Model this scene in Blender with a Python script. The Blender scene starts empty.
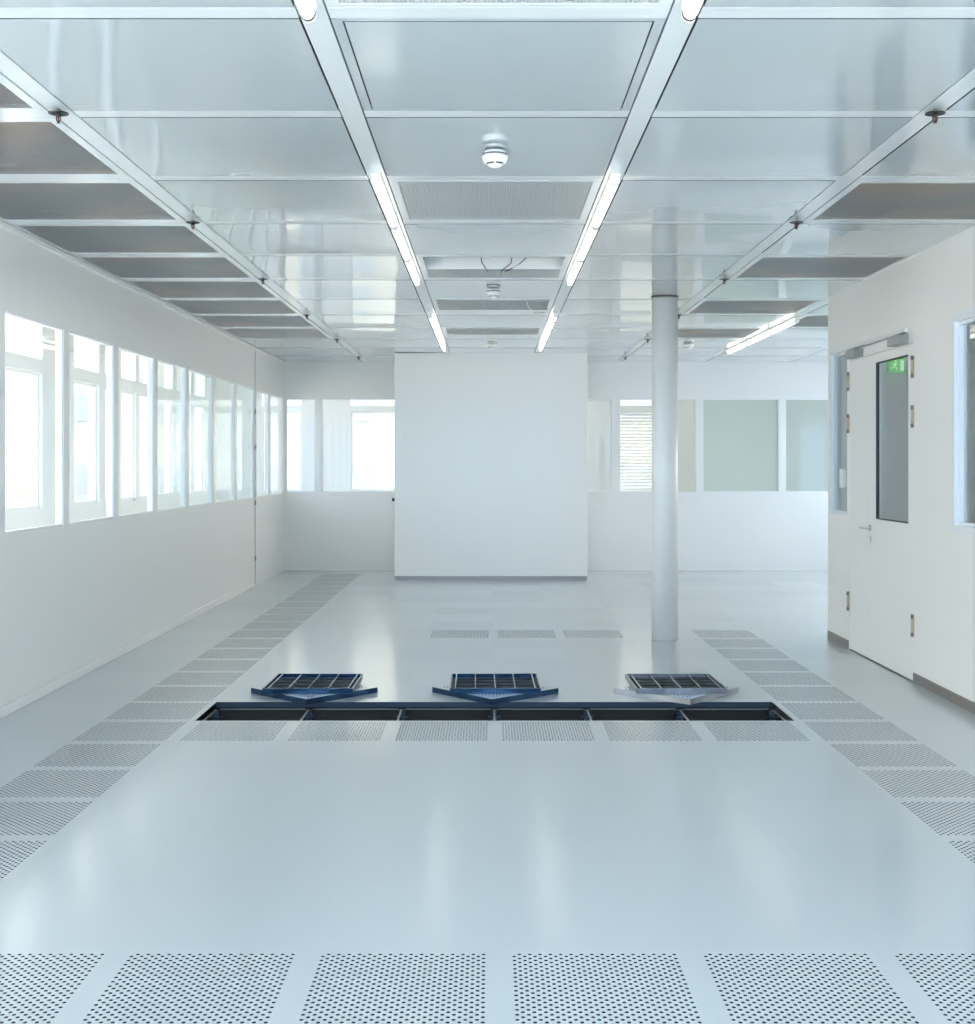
import bpy, math, random
from mathutils import Vector, Matrix
random.seed(7)
S = bpy.context.scene
COL = S.collection
PI = math.pi
F, CX, HY, EYE = 1275.0, 490.0, 463.5, 1.545      # camera calibration (975 x 1024 frame)
CEIL = 3.01
GX, GY = 0.028, 7.66                              # floor grid origin, 0.6 m modules

# ------------------------------------------------------------------ materials
def mat(name, color, rough=0.5, metal=0.0, coat=0.0, coat_rough=0.05, ior=1.5, emit=None, estr=0.0, spec=0.5):
    m = bpy.data.materials.new(name); m.use_nodes = True
    b = m.node_tree.nodes['Principled BSDF']
    b.inputs['Base Color'].default_value = (*color, 1)
    b.inputs['Roughness'].default_value = rough
    b.inputs['Metallic'].default_value = metal
    b.inputs['IOR'].default_value = ior
    b.inputs['Specular IOR Level'].default_value = spec
    b.inputs['Coat Weight'].default_value = coat
    b.inputs['Coat Roughness'].default_value = coat_rough
    if emit:
        b.inputs['Emission Color'].default_value = (*emit, 1)
        b.inputs['Emission Strength'].default_value = estr
    return m

def N(m, t, **kw):
    n = m.node_tree.nodes.new(t)
    for k, v in kw.items(): setattr(n, k, v)
    return n
def L(m, a, b): m.node_tree.links.new(a, b)

def noisy(m, scale, amount, base, bump=0.0, bscale=None, stretch=(1,1,1)):
    """slight procedural tone variation (wear of the paint) and optional bump"""
    tc = N(m, 'ShaderNodeTexCoord'); mp = N(m, 'ShaderNodeMapping'); mp.inputs['Scale'].default_value = stretch
    L(m, tc.outputs['Object'], mp.inputs['Vector'])
    nz = N(m, 'ShaderNodeTexNoise'); nz.inputs['Scale'].default_value = scale; nz.inputs['Detail'].default_value = 4
    L(m, mp.outputs['Vector'], nz.inputs['Vector'])
    cr = N(m, 'ShaderNodeMapRange'); cr.inputs['To Min'].default_value = 1-amount; cr.inputs['To Max'].default_value = 1+amount
    L(m, nz.outputs['Fac'], cr.inputs['Value'])
    mx = N(m, 'ShaderNodeVectorMath', operation='SCALE'); mx.inputs[0].default_value = base
    L(m, cr.outputs['Result'], mx.inputs['Scale'])
    b = m.node_tree.nodes['Principled BSDF']
    L(m, mx.outputs['Vector'], b.inputs['Base Color'])
    if bump:
        n2 = N(m, 'ShaderNodeTexNoise'); n2.inputs['Scale'].default_value = bscale or scale; n2.inputs['Detail'].default_value = 2
        L(m, mp.outputs['Vector'], n2.inputs['Vector'])
        bp = N(m, 'ShaderNodeBump'); bp.inputs['Strength'].default_value = 1.0; bp.inputs['Distance'].default_value = bump
        L(m, n2.outputs['Fac'], bp.inputs['Height']); L(m, bp.outputs['Normal'], b.inputs['Normal'])
        L(m, bp.outputs['Normal'], b.inputs['Coat Normal'])
    return m

M = {}
M['wall'] = noisy(mat('wall_paint', (.885,.875,.85), .32, coat=.35, coat_rough=.22), 1.3, .012, (.885,.875,.85))
M['wall_lit_warm'] = noisy(mat('wall_paint_window_lit', (.955,.92,.875), .35, coat=.2, coat_rough=.3), 1.3, .01, (.955,.92,.875))  # window light on the right wall put into a brighter, warmer colour
M['block'] = noisy(mat('block_paint', (.94,.92,.875), .30, coat=.3, coat_rough=.22), 1.1, .012, (.94,.92,.875))
M['column'] = mat('column_paint', (.96,.945,.91), .4, coat=.2, coat_rough=.3)
M['ceil'] = noisy(mat('ceiling_lacquer', (.66,.70,.72), .22, coat=1.0, coat_rough=.06, ior=1.5), .8, .012, (.42,.475,.51), bump=.0022, bscale=1.7)
M['ceil'].node_tree.nodes['Principled BSDF'].inputs['Coat IOR'].default_value = 1.85
M['ceil_rail'] = mat('ceiling_rail_lacquer', (.66,.70,.72), .3, coat=.8, coat_rough=.12)
M['white'] = mat('white_lacquer', (.88,.89,.88), .35, coat=.2)
M['frame'] = mat('window_frame_white', (.88,.90,.91), .35)
M['plastic'] = mat('white_plastic', (.93,.92,.89), .35)
M['dark'] = mat('dark_gap', (.03,.04,.05), .6)
M['plenum'] = mat('plenum_dark', (.022,.030,.038), .8)
M['trench'] = mat('trench_dark_steel', (.035,.05,.075), .35, metal=.3)
M['void'] = mat('void_shade_black', (.02,.017,.017), .7)
M['end'] = mat('trench_end_plate', (.50,.56,.68), .5)
M['steel'] = noisy(mat('brushed_steel', (.30,.27,.25), .4, metal=.7), 30, .08, (.30,.265,.245), stretch=(1,.05,1))
M['grille_alu'] = noisy(mat('grille_aluminium', (.34,.36,.38), .33, metal=.85), 2.5, .12, (.34,.355,.37))
def reflection_blotch(m, c1, c2, sc):
    tc = N(m, 'ShaderNodeNewGeometry'); nz = N(m, 'ShaderNodeTexNoise'); nz.inputs['Scale'].default_value = sc; nz.inputs['Detail'].default_value = 3
    L(m, tc.outputs['Position'], nz.inputs['Vector'])
    mr = N(m, 'ShaderNodeMapRange'); mr.inputs['From Min'].default_value = .45; mr.inputs['From Max'].default_value = .68; L(m, nz.outputs['Fac'], mr.inputs['Value'])
    mx = N(m, 'ShaderNodeMix', data_type='RGBA'); L(m, mr.outputs[0], mx.inputs['Factor'])
    mx.inputs['A'].default_value = (*c1, 1); mx.inputs['B'].default_value = (*c2, 1)
    L(m, mx.outputs['Result'], m.node_tree.nodes['Principled BSDF'].inputs['Base Color'])
reflection_blotch(M['grille_alu'], (.36,.37,.38), (.50,.43,.37), 1.6)  # warm reflections painted into the grille metal as brown blotches
M['grille_white'] = mat('grille_white_lacquer', (.46,.48,.48), .4)
M['filter'] = noisy(mat('filter_housing', (.05,.047,.045), .5, metal=.2), 5, .3, (.05,.047,.045))
M['galv'] = noisy(mat('galvanised_steel', (.6,.62,.66), .35, metal=.8), 12, .15, (.60,.62,.66))
M['black'] = mat('black_plastic', (.02,.02,.022), .45)
M['chrome'] = mat('satin_chrome', (.62,.58,.54), .28, metal=1)
M['brass'] = mat('hinge_champagne', (.66,.56,.43), .35, metal=.25)
M['closer'] = mat('closer_grey', (.36,.36,.35), .4, metal=.3)
M['red'] = mat('red_lamp', (.6,.05,.04), .3, emit=(1,.1,.08), estr=.5)
M['bulb'] = mat('red_glass_bulb', (.25,.06,.04), .2)
M['tube'] = mat('fluorescent_tube', (.85,.87,.88), .25, coat=.5, emit=(1,.94,.85), estr=1.5)
M['panel_blue'] = noisy(mat('floor_panel_underside_blue', (.035,.075,.15), .22, metal=.75), 18, .35, (.035,.085,.17))  # reflected blue sky mixed into the dark metal's colour
M['panel_rib'] = mat('floor_panel_rib_edge', (.45,.50,.55), .25, metal=.8)
M['panel_dark'] = mat('floor_panel_cell', (.03,.045,.065), .5, metal=.3)
M['panel_grey'] = noisy(mat('floor_panel_underside_grey', (.30,.31,.33), .28, metal=.85), 22, .35, (.30,.31,.34))
M['panel_greydark'] = mat('floor_panel_cell_grey', (.05,.055,.065), .5, metal=.4)
M['cable'] = mat('white_cable', (.8,.8,.8), .4)
M['wire'] = mat('dark_wire', (.06,.06,.07), .5)
M['green'] = mat('exit_sign_green', (.05,.45,.12), .4, emit=(.10,.42,.07), estr=.3)
M['green_light'] = mat('exit_sign_white', (.8,.9,.8), .4, emit=(.6,.9,.45), estr=.25)
M['blind'] = mat('blind_slats', (.86,.87,.87), .4)
M['outside'] = noisy(mat('outside_render', (.56,.53,.48), .8), .3, .10, (.43,.41,.355))
M['outside_glass'] = mat('outside_windows', (.31,.33,.35), .4)
M['ground'] = noisy(mat('outside_paving', (.42,.41,.39), .9), .4, .08, (.30,.29,.28))
M['room_grey'] = mat('side_room_paint', (.82,.80,.77), .5)

def floor_material():
    m = mat('floor_coating', (.74,.77,.79), .2, coat=0, ior=1.7)
    b = m.node_tree.nodes['Principled BSDF']
    g = N(m, 'ShaderNodeNewGeometry')
    off = N(m, 'ShaderNodeVectorMath', operation='SUBTRACT'); off.inputs[1].default_value = (GX, GY, 0)
    L(m, g.outputs['Position'], off.inputs[0])
    sc = N(m, 'ShaderNodeVectorMath', operation='SCALE'); sc.inputs['Scale'].default_value = 1/0.6
    L(m, off.outputs[0], sc.inputs[0])
    fl = N(m, 'ShaderNodeVectorMath', operation='FLOOR'); L(m, sc.outputs[0], fl.inputs[0])
    wn = N(m, 'ShaderNodeTexWhiteNoise'); wn.noise_dimensions = '2D'; L(m, fl.outputs[0], wn.inputs['Vector'])
    fr = N(m, 'ShaderNodeVectorMath', operation='FRACTION'); L(m, sc.outputs[0], fr.inputs[0])
    sp = N(m, 'ShaderNodeSeparateXYZ'); L(m, fr.outputs[0], sp.inputs[0])
    ds = []
    for ax in ('X', 'Y'):
        a = N(m, 'ShaderNodeMath', operation='SUBTRACT'); L(m, sp.outputs[ax], a.inputs[0]); a.inputs[1].default_value = .5
        c = N(m, 'ShaderNodeMath', operation='ABSOLUTE'); L(m, a.outputs[0], c.inputs[0]); ds.append(c)
    mxn = N(m, 'ShaderNodeMath', operation='MAXIMUM'); L(m, ds[0].outputs[0], mxn.inputs[0]); L(m, ds[1].outputs[0], mxn.inputs[1])
    gt = N(m, 'ShaderNodeMath', operation='GREATER_THAN'); L(m, mxn.outputs[0], gt.inputs[0]); gt.inputs[1].default_value = .4986
    # tone: tiny difference from tile to tile, joints a shade darker
    tone = N(m, 'ShaderNodeMapRange'); tone.inputs['To Min'].default_value = .992; tone.inputs['To Max'].default_value = 1.008
    L(m, wn.outputs['Value'], tone.inputs['Value'])
    jd = N(m, 'ShaderNodeMapRange'); jd.inputs['To Min'].default_value = 1; jd.inputs['To Max'].default_value = .965
    L(m, gt.outputs[0], jd.inputs['Value'])
    mu = N(m, 'ShaderNodeMath', operation='MULTIPLY'); L(m, tone.outputs[0], mu.inputs[0]); L(m, jd.outputs[0], mu.inputs[1])
    v = N(m, 'ShaderNodeVectorMath', operation='SCALE'); v.inputs[0].default_value = (.56,.61,.645); L(m, mu.outputs[0], v.inputs['Scale'])
    L(m, v.outputs[0], b.inputs['Base Color'])
    rr = N(m, 'ShaderNodeMapRange'); rr.inputs['To Min'].default_value = .15; rr.inputs['To Max'].default_value = .175
    L(m, wn.outputs['Value'], rr.inputs['Value']); L(m, rr.outputs[0], b.inputs['Roughness'])
    nz = N(m, 'ShaderNodeTexNoise'); nz.inputs['Scale'].default_value = 1.2; nz.inputs['Detail'].default_value = 3
    L(m, g.outputs['Position'], nz.inputs['Vector'])
    bp = N(m, 'ShaderNodeBump'); bp.inputs['Distance'].default_value = 0.0
    L(m, nz.outputs['Fac'], bp.inputs['Height']); L(m, bp.outputs['Normal'], b.inputs['Normal'])
    return m
M['floor'] = floor_material()

def glass_material(name, tint, refl=1.0, haze=0.0):
    m = bpy.data.materials.new(name); m.use_nodes = True
    nt = m.node_tree; nt.nodes.clear()
    out = N(m, 'ShaderNodeOutputMaterial'); tr = N(m, 'ShaderNodeBsdfTransparent'); tr.inputs[0].default_value = (*tint, 1)
    gl = N(m, 'ShaderNodeBsdfGlossy'); gl.inputs['Roughness'].default_value = .01; gl.inputs['Color'].default_value = (.95,.98,1,1)
    fr = N(m, 'ShaderNodeFresnel'); fr.inputs['IOR'].default_value = 1.5
    ge = N(m, 'ShaderNodeNewGeometry'); inv = N(m, 'ShaderNodeMath', operation='SUBTRACT'); inv.inputs[0].default_value = refl
    mu0 = N(m, 'ShaderNodeMath', operation='MULTIPLY'); L(m, ge.outputs['Backfacing'], mu0.inputs[0]); mu0.inputs[1].default_value = refl
    L(m, mu0.outputs[0], inv.inputs[1])
    mu = N(m, 'ShaderNodeMath', operation='MULTIPLY'); L(m, fr.outputs[0], mu.inputs[0]); L(m, inv.outputs[0], mu.inputs[1])
    mix = N(m, 'ShaderNodeMixShader'); L(m, mu.outputs[0], mix.inputs[0])
    body = tr.outputs[0]
    if haze:
        df = N(m, 'ShaderNodeBsdfDiffuse'); df.inputs[0].default_value = (.72,.78,.76,1)
        tl = N(m, 'ShaderNodeBsdfTranslucent'); tl.inputs[0].default_value = (.72,.78,.76,1)
        ad = N(m, 'ShaderNodeMixShader'); L(m, df.outputs[0], ad.inputs[1]); L(m, tl.outputs[0], ad.inputs[2])
        h = N(m, 'ShaderNodeMixShader'); h.inputs[0].default_value = haze
        L(m, tr.outputs[0], h.inputs[1]); L(m, ad.outputs[0], h.inputs[2]); body = h.outputs[0]
    L(m, body, mix.inputs[1]); L(m, gl.outputs[0], mix.inputs[2]); L(m, mix.outputs[0], out.inputs[0])
    return m
M['glass'] = glass_material('clear_glass', (.97,.985,.985))
M['glass_door'] = glass_material('door_glass', (.78,.80,.80), 1.0)
M['glass_roof'] = glass_material('tinted_roof_glass', (.30,.30,.29))
M['glass_roof_far'] = glass_material('pale_roof_glass', (.50,.50,.48))
M['glass_hazy'] = glass_material('hazy_glass', (.93,.97,.96), 1.0, .18)
M['glass_frost'] = glass_material('frosted_glass', (.84,.88,.85), .8, .80)

# ------------------------------------------------------------------ mesh helpers
class MB:
    def __init__(s): s.v = []; s.f = []; s.mi = []; s.sm = []
    def face(s, pts, mi=0, smooth=False):
        i = len(s.v); s.v += [tuple(p) for p in pts]; s.f.append(list(range(i, i+len(pts)))); s.mi.append(mi); s.sm.append(smooth)
    def box(s, x0, x1, y0, y1, z0, z1, mi=0, rot=None, piv=(0,0,0)):
        i = len(s.v)
        p = [(x,y,z) for z in (z0,z1) for y in (y0,y1) for x in (x0,x1)]
        if rot is not None:
            R = rot; c = Vector(piv); p = [tuple(R @ (Vector(q)-c) + c) for q in p]
        s.v += p
        for q in ((0,2,3,1),(4,5,7,6),(0,1,5,4),(2,6,7,3),(0,4,6,2),(1,3,7,5)):
            s.f.append([i+k for k in q]); s.mi.append(mi); s.sm.append(False)
        return s
    def lathe(s, prof, c=(0,0,0), n=24, mi=0, smooth=True, axis='Z'):
        """prof: list of (radius, height); revolved about axis through c"""
        i = len(s.v)
        for r, h in prof:
            for k in range(n):
                a = 2*PI*k/n; u, w = r*math.cos(a), r*math.sin(a)
                if axis == 'Z': p = (c[0]+u, c[1]+w, c[2]+h)
                elif axis == 'Y': p = (c[0]+w, c[1]+h, c[2]+u)
                else: p = (c[0]+h, c[1]+u, c[2]+w)
                s.v.append(p)
        for j in range(len(prof)-1):
            for k in range(n):
                k2 = (k+1) % n
                s.f.append([i+j*n+k, i+j*n+k2, i+(j+1)*n+k2, i+(j+1)*n+k]); s.mi.append(mi); s.sm.append(smooth)
        s.f.append([i+k for k in range(n)][::-1]); s.mi.append(mi); s.sm.append(False)
        s.f.append([i+(len(prof)-1)*n+k for k in range(n)]); s.mi.append(mi); s.sm.append(False)
        return s
    def tube(s, pts, r, n=6, mi=0):
        P = [Vector(p) for p in pts]; rings = []
        for k, p in enumerate(P):
            d = (P[min(k+1,len(P)-1)] - P[max(k-1,0)]).normalized()
            u = d.orthogonal().normalized(); w = d.cross(u)
            i = len(s.v); rings.append(i)
            for q in range(n):
                a = 2*PI*q/n; s.v.append(tuple(p + u*r*math.cos(a) + w*r*math.sin(a)))
        for a, b in zip(rings, rings[1:]):
            for q in range(n):
                q2 = (q+1) % n; s.f.append([a+q, a+q2, b+q2, b+q]); s.mi.append(mi); s.sm.append(True)
        s.f.append([rings[0]+q for q in range(n)]); s.mi.append(mi); s.sm.append(False)
        s.f.append([rings[-1]+q for q in range(n)]); s.mi.append(mi); s.sm.append(False)
        return s
    def mesh(s, name, mats):
        me = bpy.data.meshes.new(name); me.from_pydata(s.v, [], s.f)
        for m in (mats if isinstance(mats, (list, tuple)) else [mats]): me.materials.append(m)
        me.polygons.foreach_set('material_index', s.mi); me.polygons.foreach_set('use_smooth', s.sm)
        me.update(); return me
    def build(s, name, mats, parent=None, bevel=0):
        o = bpy.data.objects.new(name, s.mesh(name, mats)); COL.objects.link(o)
        if parent: o.parent = parent
        if bevel:
            b = o.modifiers.new('bevel', 'BEVEL'); b.width = bevel; b.segments = 2; b.limit_method = 'ANGLE'; b.angle_limit = .6
        return o
def MBx(*a, **k): return MB().box(*a, **k)

def tag(o, label=None, cat=None, group=None, kind=None):
    if label: o['label'] = label
    if cat: o['category'] = cat
    if group: o['group'] = group
    if kind: o['kind'] = kind
    return o
def empty(name, loc, label=None, cat=None, group=None, kind=None, rz=0):
    o = bpy.data.objects.new(name, None); COL.objects.link(o); o.location = loc; o.rotation_euler = (0,0,rz); o.empty_display_size = .1
    return tag(o, label, cat, group, kind)
def struct(o): return tag(o, kind='structure')
def copy_tree(o, parent=None):
    c = o.copy(); COL.objects.link(c)
    if parent: c.parent = parent
    for ch in list(o.children): copy_tree(ch, c)
    return c
ORD = ['', 'first','second','third','fourth','fifth','sixth','seventh','eighth','ninth','tenth','eleventh','twelfth','thirteenth','fourteenth',
       'fifteenth','sixteenth','seventeenth','eighteenth','nineteenth','twentieth','twenty-first','twenty-second','twenty-third','twenty-fourth']

# ------------------------------------------------------------------ extents
XL, XR, XFAR = -2.97, 2.98, 6.03
YB, YF = -1.94, 18.40           # wall behind the camera, far wall
Z0W, Z1W = 1.132, 2.478
Z0L, Z1L = 1.112, 2.485          # window band
XC, YC = -4.25, 19.85           # outer facade planes (left, far)

# ------------------------------------------------------------------ perforated floor panels (positions)
perf = []   # (ix, iy, label)
NL = 0
for k in range(-5, 17):
    perf.append((-4, k, f'white perforated floor panel, {ORD[k+6]} from the front in the left column', 'perforated floor panels in the left column'))
for k in range(-5, 7):
    if k == 1: pass
    perf.append((3, k, f'white perforated floor panel, {ORD[k+6]} from the front in the right column', 'perforated floor panels in the right column'))
for j, ix in enumerate(range(-3, 3)):
    perf.append((ix, -7, f'large white perforated floor panel, {ORD[j+1]} from the left along the bottom edge', 'perforated floor panels in the nearest row'))
    perf.append((ix, -1, f'white perforated floor panel, {ORD[j+1]} from the left in front of the open trench', 'perforated floor panels in front of the open trench'))
for j, ix in enumerate((-1, 0, 1)):
    perf.append((ix, 6, f'faint perforated floor panel, {ORD[j+1]} from the left in the row before the white block', 'perforated floor panels in the far row'))
perfset = {(a, b) for a, b, *_ in perf}
trench = {(ix, 0) for ix in range(-3, 3)}

# floor
fm = MB()
TH = .035
for ix in range(-5, 10):
    for iy in range(-16, 18):
        if (ix, iy) in perfset or (ix, iy) in trench: continue
        x0, y0 = GX+.6*ix, GY+.6*iy
        x1, y1 = x0+.6, y0+.6
        fm.face([(x0,y0,0),(x1,y0,0),(x1,y1,0),(x0,y1,0)], 0)
for (ix, iy) in trench:
    x0, y0 = GX+.6*ix, GY
    x1, y1 = x0+.6, y0+.6
    for (a, b, mi) in (((x0,y0),(x1,y0),1),((x1,y1),(x0,y1),1)):
        fm.face([(a[0],a[1],0),(b[0],b[1],0),(b[0],b[1],-TH),(a[0],a[1],-TH)], mi)
    if ix == -3: fm.face([(x0,y0,0),(x0,y1,0),(x0,y1,-TH),(x0,y0,-TH)], 1)
    if ix == 2: fm.face([(x1,y0,0),(x1,y1,0),(x1,y1,-TH),(x1,y0,-TH)], 2)
# underside slab so light does not leak below the raised floor
struct(fm.build('floor', [M['floor'], M['trench'], M['end']]))
struct(MBx(XC-.1, XFAR+.1, YB-.1, YC+.1, -.52, -.47).build('floor_slab', M['plenum']))
# corridor floor (left and far)
cf = MB()
cf.box(XC-.1, GX-3.0, YB, YC+.1, -.04, 0); cf.box(GX-3.0, XFAR, GY+.6*18, YC+.1, -.04, 0)
struct(cf.build('floor_corridor', M['floor']))

# perforated panel mesh
def perforated_mesh():
    m = MB(); a = .6; n = 32; mg = .04; p = (a-2*mg)/n; r = .0062; d = .004
    V = m
    # margin ring
    e = 0.0
    lo, hi = e, a-e
    for q in (((lo,lo),(hi,lo),(hi,mg),(lo,mg)), ((lo,a-mg),(hi,a-mg),(hi,hi),(lo,hi)), ((lo,mg),(mg,mg),(mg,a-mg),(lo,a-mg)), ((a-mg,mg),(hi,mg),(hi,a-mg),(a-mg,a-mg))):
        m.face([(x,y,0) for x,y in q])
    for i in range(n):
        for j in range(n):
            x0, y0 = mg+i*p, mg+j*p
            sq = [(x0,y0),(x0+p,y0),(x0+p,y0+p),(x0,y0+p)]
            if (i+j) % 2: m.face([(x,y,0) for x,y in sq]); continue
            cx, cy = x0+p/2, y0+p/2
            h = [(cx+r*math.cos(PI/8+PI/4*k), cy+r*math.sin(PI/8+PI/4*k)) for k in range(8)]
            # octagon verts: k=0 at 22.5deg ... side order right(7,0) top(1,2) left(3,4) bottom(5,6)
            b = len(m.v); m.v += [(x,y,0) for x,y in sq] + [(x,y,0) for x,y in h] + [(x,y,-d) for x,y in h]
            def ff(*q):
                m.f.append([b+k for k in q]); m.mi.append(0); m.sm.append(False)
            H = lambda k: 4+(k % 8)
            ff(0,1,H(6),H(5)); ff(1,2,H(0),H(7)); ff(2,3,H(2),H(1)); ff(3,0,H(4),H(3))
            ff(1,H(7),H(6)); ff(2,H(1),H(0)); ff(3,H(3),H(2)); ff(0,H(5),H(4))
            for k in range(8): ff(H(k), H(k+1), H(k+1)+8, H(k)+8)
            m.mi[-8:] = [1]*8
    # skirt
    for (x0,y0,x1,y1) in ((lo,lo,hi,lo),(hi,lo,hi,hi),(hi,hi,lo,hi),(lo,hi,lo,lo)):
        m.face([(x0,y0,0),(x0,y0,-TH),(x1,y1,-TH),(x1,y1,0)], 1)
    return m
pm = perforated_mesh().mesh('perforated_panel', [M['floor'], M['plenum']])
for ix, iy, lab, grp in perf:
    o = bpy.data.objects.new('perforated_floor_panel', pm); COL.objects.link(o)
    o.location = (GX+.6*ix, GY+.6*iy, 0)
    tag(o, lab, 'floor panel', grp)

# ------------------------------------------------------------------ trench: pedestals and stringers
def pedestal():
    r = empty('floor_pedestal', (0,0,0))
    MB().box(-.05,.05,-.05,.05,-.47,-.464).build('base_plate', M['trench'], r)
    MB().lathe([(.014,-.464),(.014,-.10)], n=12).lathe([(.02,-.13),(.02,-.115)], n=6, smooth=False).build('stem', M['trench'], r)
    MB().box(-.04,.04,-.04,.04,-.10,-.092).box(-.02,.02,-.02,.02,-.092,-.051).build('head', M['trench'], r)
    return r
proto = None
for row, y in (('front', GY), ('back', GY+.6)):
    for j in range(7):
        o = pedestal() if proto is None else copy_tree(proto)
        proto = proto or o
        o.location = (GX-1.8+.6*j, y, 0)
        tag(o, f'steel pedestal under the {row} edge of the open trench, {ORD[j+1]} from the left', 'pedestal', 'pedestals in the open floor trench')
for j in range(7):
    x = GX-1.8+.6*j
    o = MB().box(x-.006, x+.006, GY+.022, GY+.578, -.050, -.044).build('stringer', M['closer'])
    tag(o, f'narrow steel stringer crossing the open trench, {ORD[j+1]} from the left', 'stringer', 'stringers crossing the floor trench')
for j in range(6):
    for y, row in ((GY, 'front'), (GY+.6, 'back')):
        x = GX-1.8+.6*j
        o = MB().box(x+.022, x+.578, y-.008, y+.008, -.048, -.044).build('edge_stringer', M['closer'])
        tag(o, f'steel stringer along the {row} edge of the trench, {ORD[j+1]} from the left', 'stringer', 'stringers along the trench edges')
# black sheet standing in for the shade of the underfloor void
struct(MBx(XL, XR, GY+.63, GY+.66, -.47, -.052).build('trim_void_shade', M['void']))

# ------------------------------------------------------------------ lifted floor panels
def ribbed_panel(body, cell, rib):
    r = empty('lifted_floor_panel', (0,0,0)); t = .036; a = .298
    b = MB(); b.box(-a,a,-a,a,0,.006)
    for s in (-1, 1):
        b.box(-a,a, s*a-(.012 if s>0 else 0), s*a+(0 if s>0 else .012), .006, t)
        b.box(s*a-(.010 if s>0 else 0), s*a+(0 if s>0 else .010), -a+.012, a-.012, .006, t)
    b.build('panel_body', [body], r, bevel=.0015)
    MBx(-a+.0105, a-.0105, -a+.0125, a-.0125, .0061, .012).build('underside_skin', cell, r)
    xs = [-.262, -.131, 0, .131, .262]
    for x in xs:
        q = MB(); w = .004 if abs(x) > .2 else .0028
        q.box(x-w, x+w, -a+.0125, a-.0125, .0121, t-.001)
        q.build('long_rib', rib, r)
    for k in range(4):
        y = -.18+.12*k
        q = MB()
        for x0, x1 in zip(xs, xs[1:]):
            q.box(x0+.0048, x1-.0048, y-.004, y+.004, .0121, t-.016)
        q.build('cross_rib', cell, r)
    return r
def lower_panel(body):
    r = empty('lifted_perforated_panel', (0,0,0)); t = .036
    o = bpy.data.objects.new('perforated_top', pm); COL.objects.link(o); o.parent = r; o.location = (-.3,-.3,t)
    b = MB(); a = .3
    for s in (-1, 1):
        b.box(-a,a, *(sorted((s*a, s*(a+.0015)))), 0, t-.001)
        b.box(*(sorted((s*a, s*(a+.0015)))), -a, a, 0, t-.001)
    b.build('panel_edge', body, r)
    return r
for (x, y, rz, x2, y2, rz2, body, cell, rib, where, mt) in (
    (-1.183, 8.585, 46, -1.19, 8.635, -.6, M['panel_blue'], M['panel_dark'], M['panel_rib'], 'left', 'blue-black'),
    (.035, 8.585, 42, .032, 8.64, .6, M['panel_blue'], M['panel_dark'], M['panel_rib'], 'middle', 'blue-black'),
    (1.255, 8.585, 48.5, 1.25, 8.64, 1.0, M['panel_grey'], M['panel_greydark'], M['panel_rib'], 'right', 'grey metal')):
    lo = lower_panel(body if where != 'right' else M['galv']); lo.location = (x, y, .0005); lo.rotation_euler.z = math.radians(rz)
    tag(lo, f'perforated floor panel turned diagonally, bottom of the {where} stack behind the trench', 'floor panel', 'lower lifted floor panels')
    up = ribbed_panel(body, cell, rib); up.location = (x2, y2, .0375); up.rotation_euler.z = math.radians(rz2)
    tag(up, f'{mt} ribbed floor panel lying upside down on top of the {where} stack', 'floor panel', 'upturned floor panels')

# ------------------------------------------------------------------ ceiling
cm = MB(); rails = MB()
C = GX
YL = [4.2+1.2*k for k in range(-5, 12)]     # cross seams -1.8 .. 17.4
Wp = 1.21
cols = {}                                    # column index -> (x0,x1)
for c in range(-2, 5):
    ctr = C + Wp*c
    cols[c] = (ctr-.555, ctr+.555)
cols[-2] = (cols[-2][0], cols[-2][1])
def pillow(m, x0, x1, y0, y1, z, b, n=10):
    i0 = len(m.v)
    for j in range(n+1):
        for i in range(n+1):
            u, v = i/n*2-1, j/n*2-1
            m.v.append((x0+(x1-x0)*i/n, y0+(y1-y0)*j/n, z-b*(1-abs(u)**2.5)*(1-abs(v)**2.5)))
    for j in range(n):
        for i in range(n):
            k = i0+j*(n+1)+i
            m.f.append([k, k+n+1, k+n+2, k+1]); m.mi.append(0); m.sm.append(True)
    for (a, b_) in (((x0,y0),(x1,y0)),((x1,y0),(x1,y1)),((x1,y1),(x0,y1)),((x0,y1),(x0,y0))):
        m.face([(a[0],a[1],z),(a[0],a[1],z+.02),(b_[0],b_[1],z+.02),(b_[0],b_[1],z)], 1)
grilles = {}
for k in range(5, 14): grilles[(-2, k)] = 'left'
for k in range(2, 5): grilles[(-2, k)] = 'left'
for k in (7, 9, 11, 13): grilles[(2, k)] = 'right'
grilles[(3, 12)] = 'right'
for k in (4, 7, 11, 13): grilles[(0, k)] = 'centre'
grilles[(0, 9)] = 'open'
for c, (x0, x1) in cols.items():
    for k, y0 in enumerate(YL):
        y1 = min(y0+1.2-.10, YF)
        if y1-y0 < .2: continue
        if c >= 3 and y0 < 11: continue
        if (c, k) in grilles: continue
        xa, xb = x0+.003, x1-.003
        if c == -2: xa = XL+.008
        b = random.choice((-1,1,1))*random.uniform(.003, .008)
        if c == 0 and k == 5:      # framed access panel
            fr = MB()
            for q in ((xa, xa+.035, y0+.004, y1-.004), (xb-.035, xb, y0+.004, y1-.004)): cm.box(*q, CEIL, CEIL+.02)
            cm.box(xa+.035, xb-.035, y0+.004, y0+.022, CEIL, CEIL+.02); cm.box(xa+.035, xb-.035, y1-.026, y1-.004, CEIL, CEIL+.02)
            pillow(cm, xa+.041, xb-.041, y0+.028, y1-.032, CEIL, .002)
            continue
        pillow(cm, xa, xb, y0+.004, y1-.004, CEIL, b)
    # cross rails
    for k, y0 in enumerate(YL):
        if c >= 3 and y0 < 11: continue
        ya, yb = y0-.0985, y0-.0005
        if ya > YF: continue
        rails.box((XL+.008 if c == -2 else x0+.001), x1-.001, ya, yb, CEIL+.001, CEIL+.02)
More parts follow.
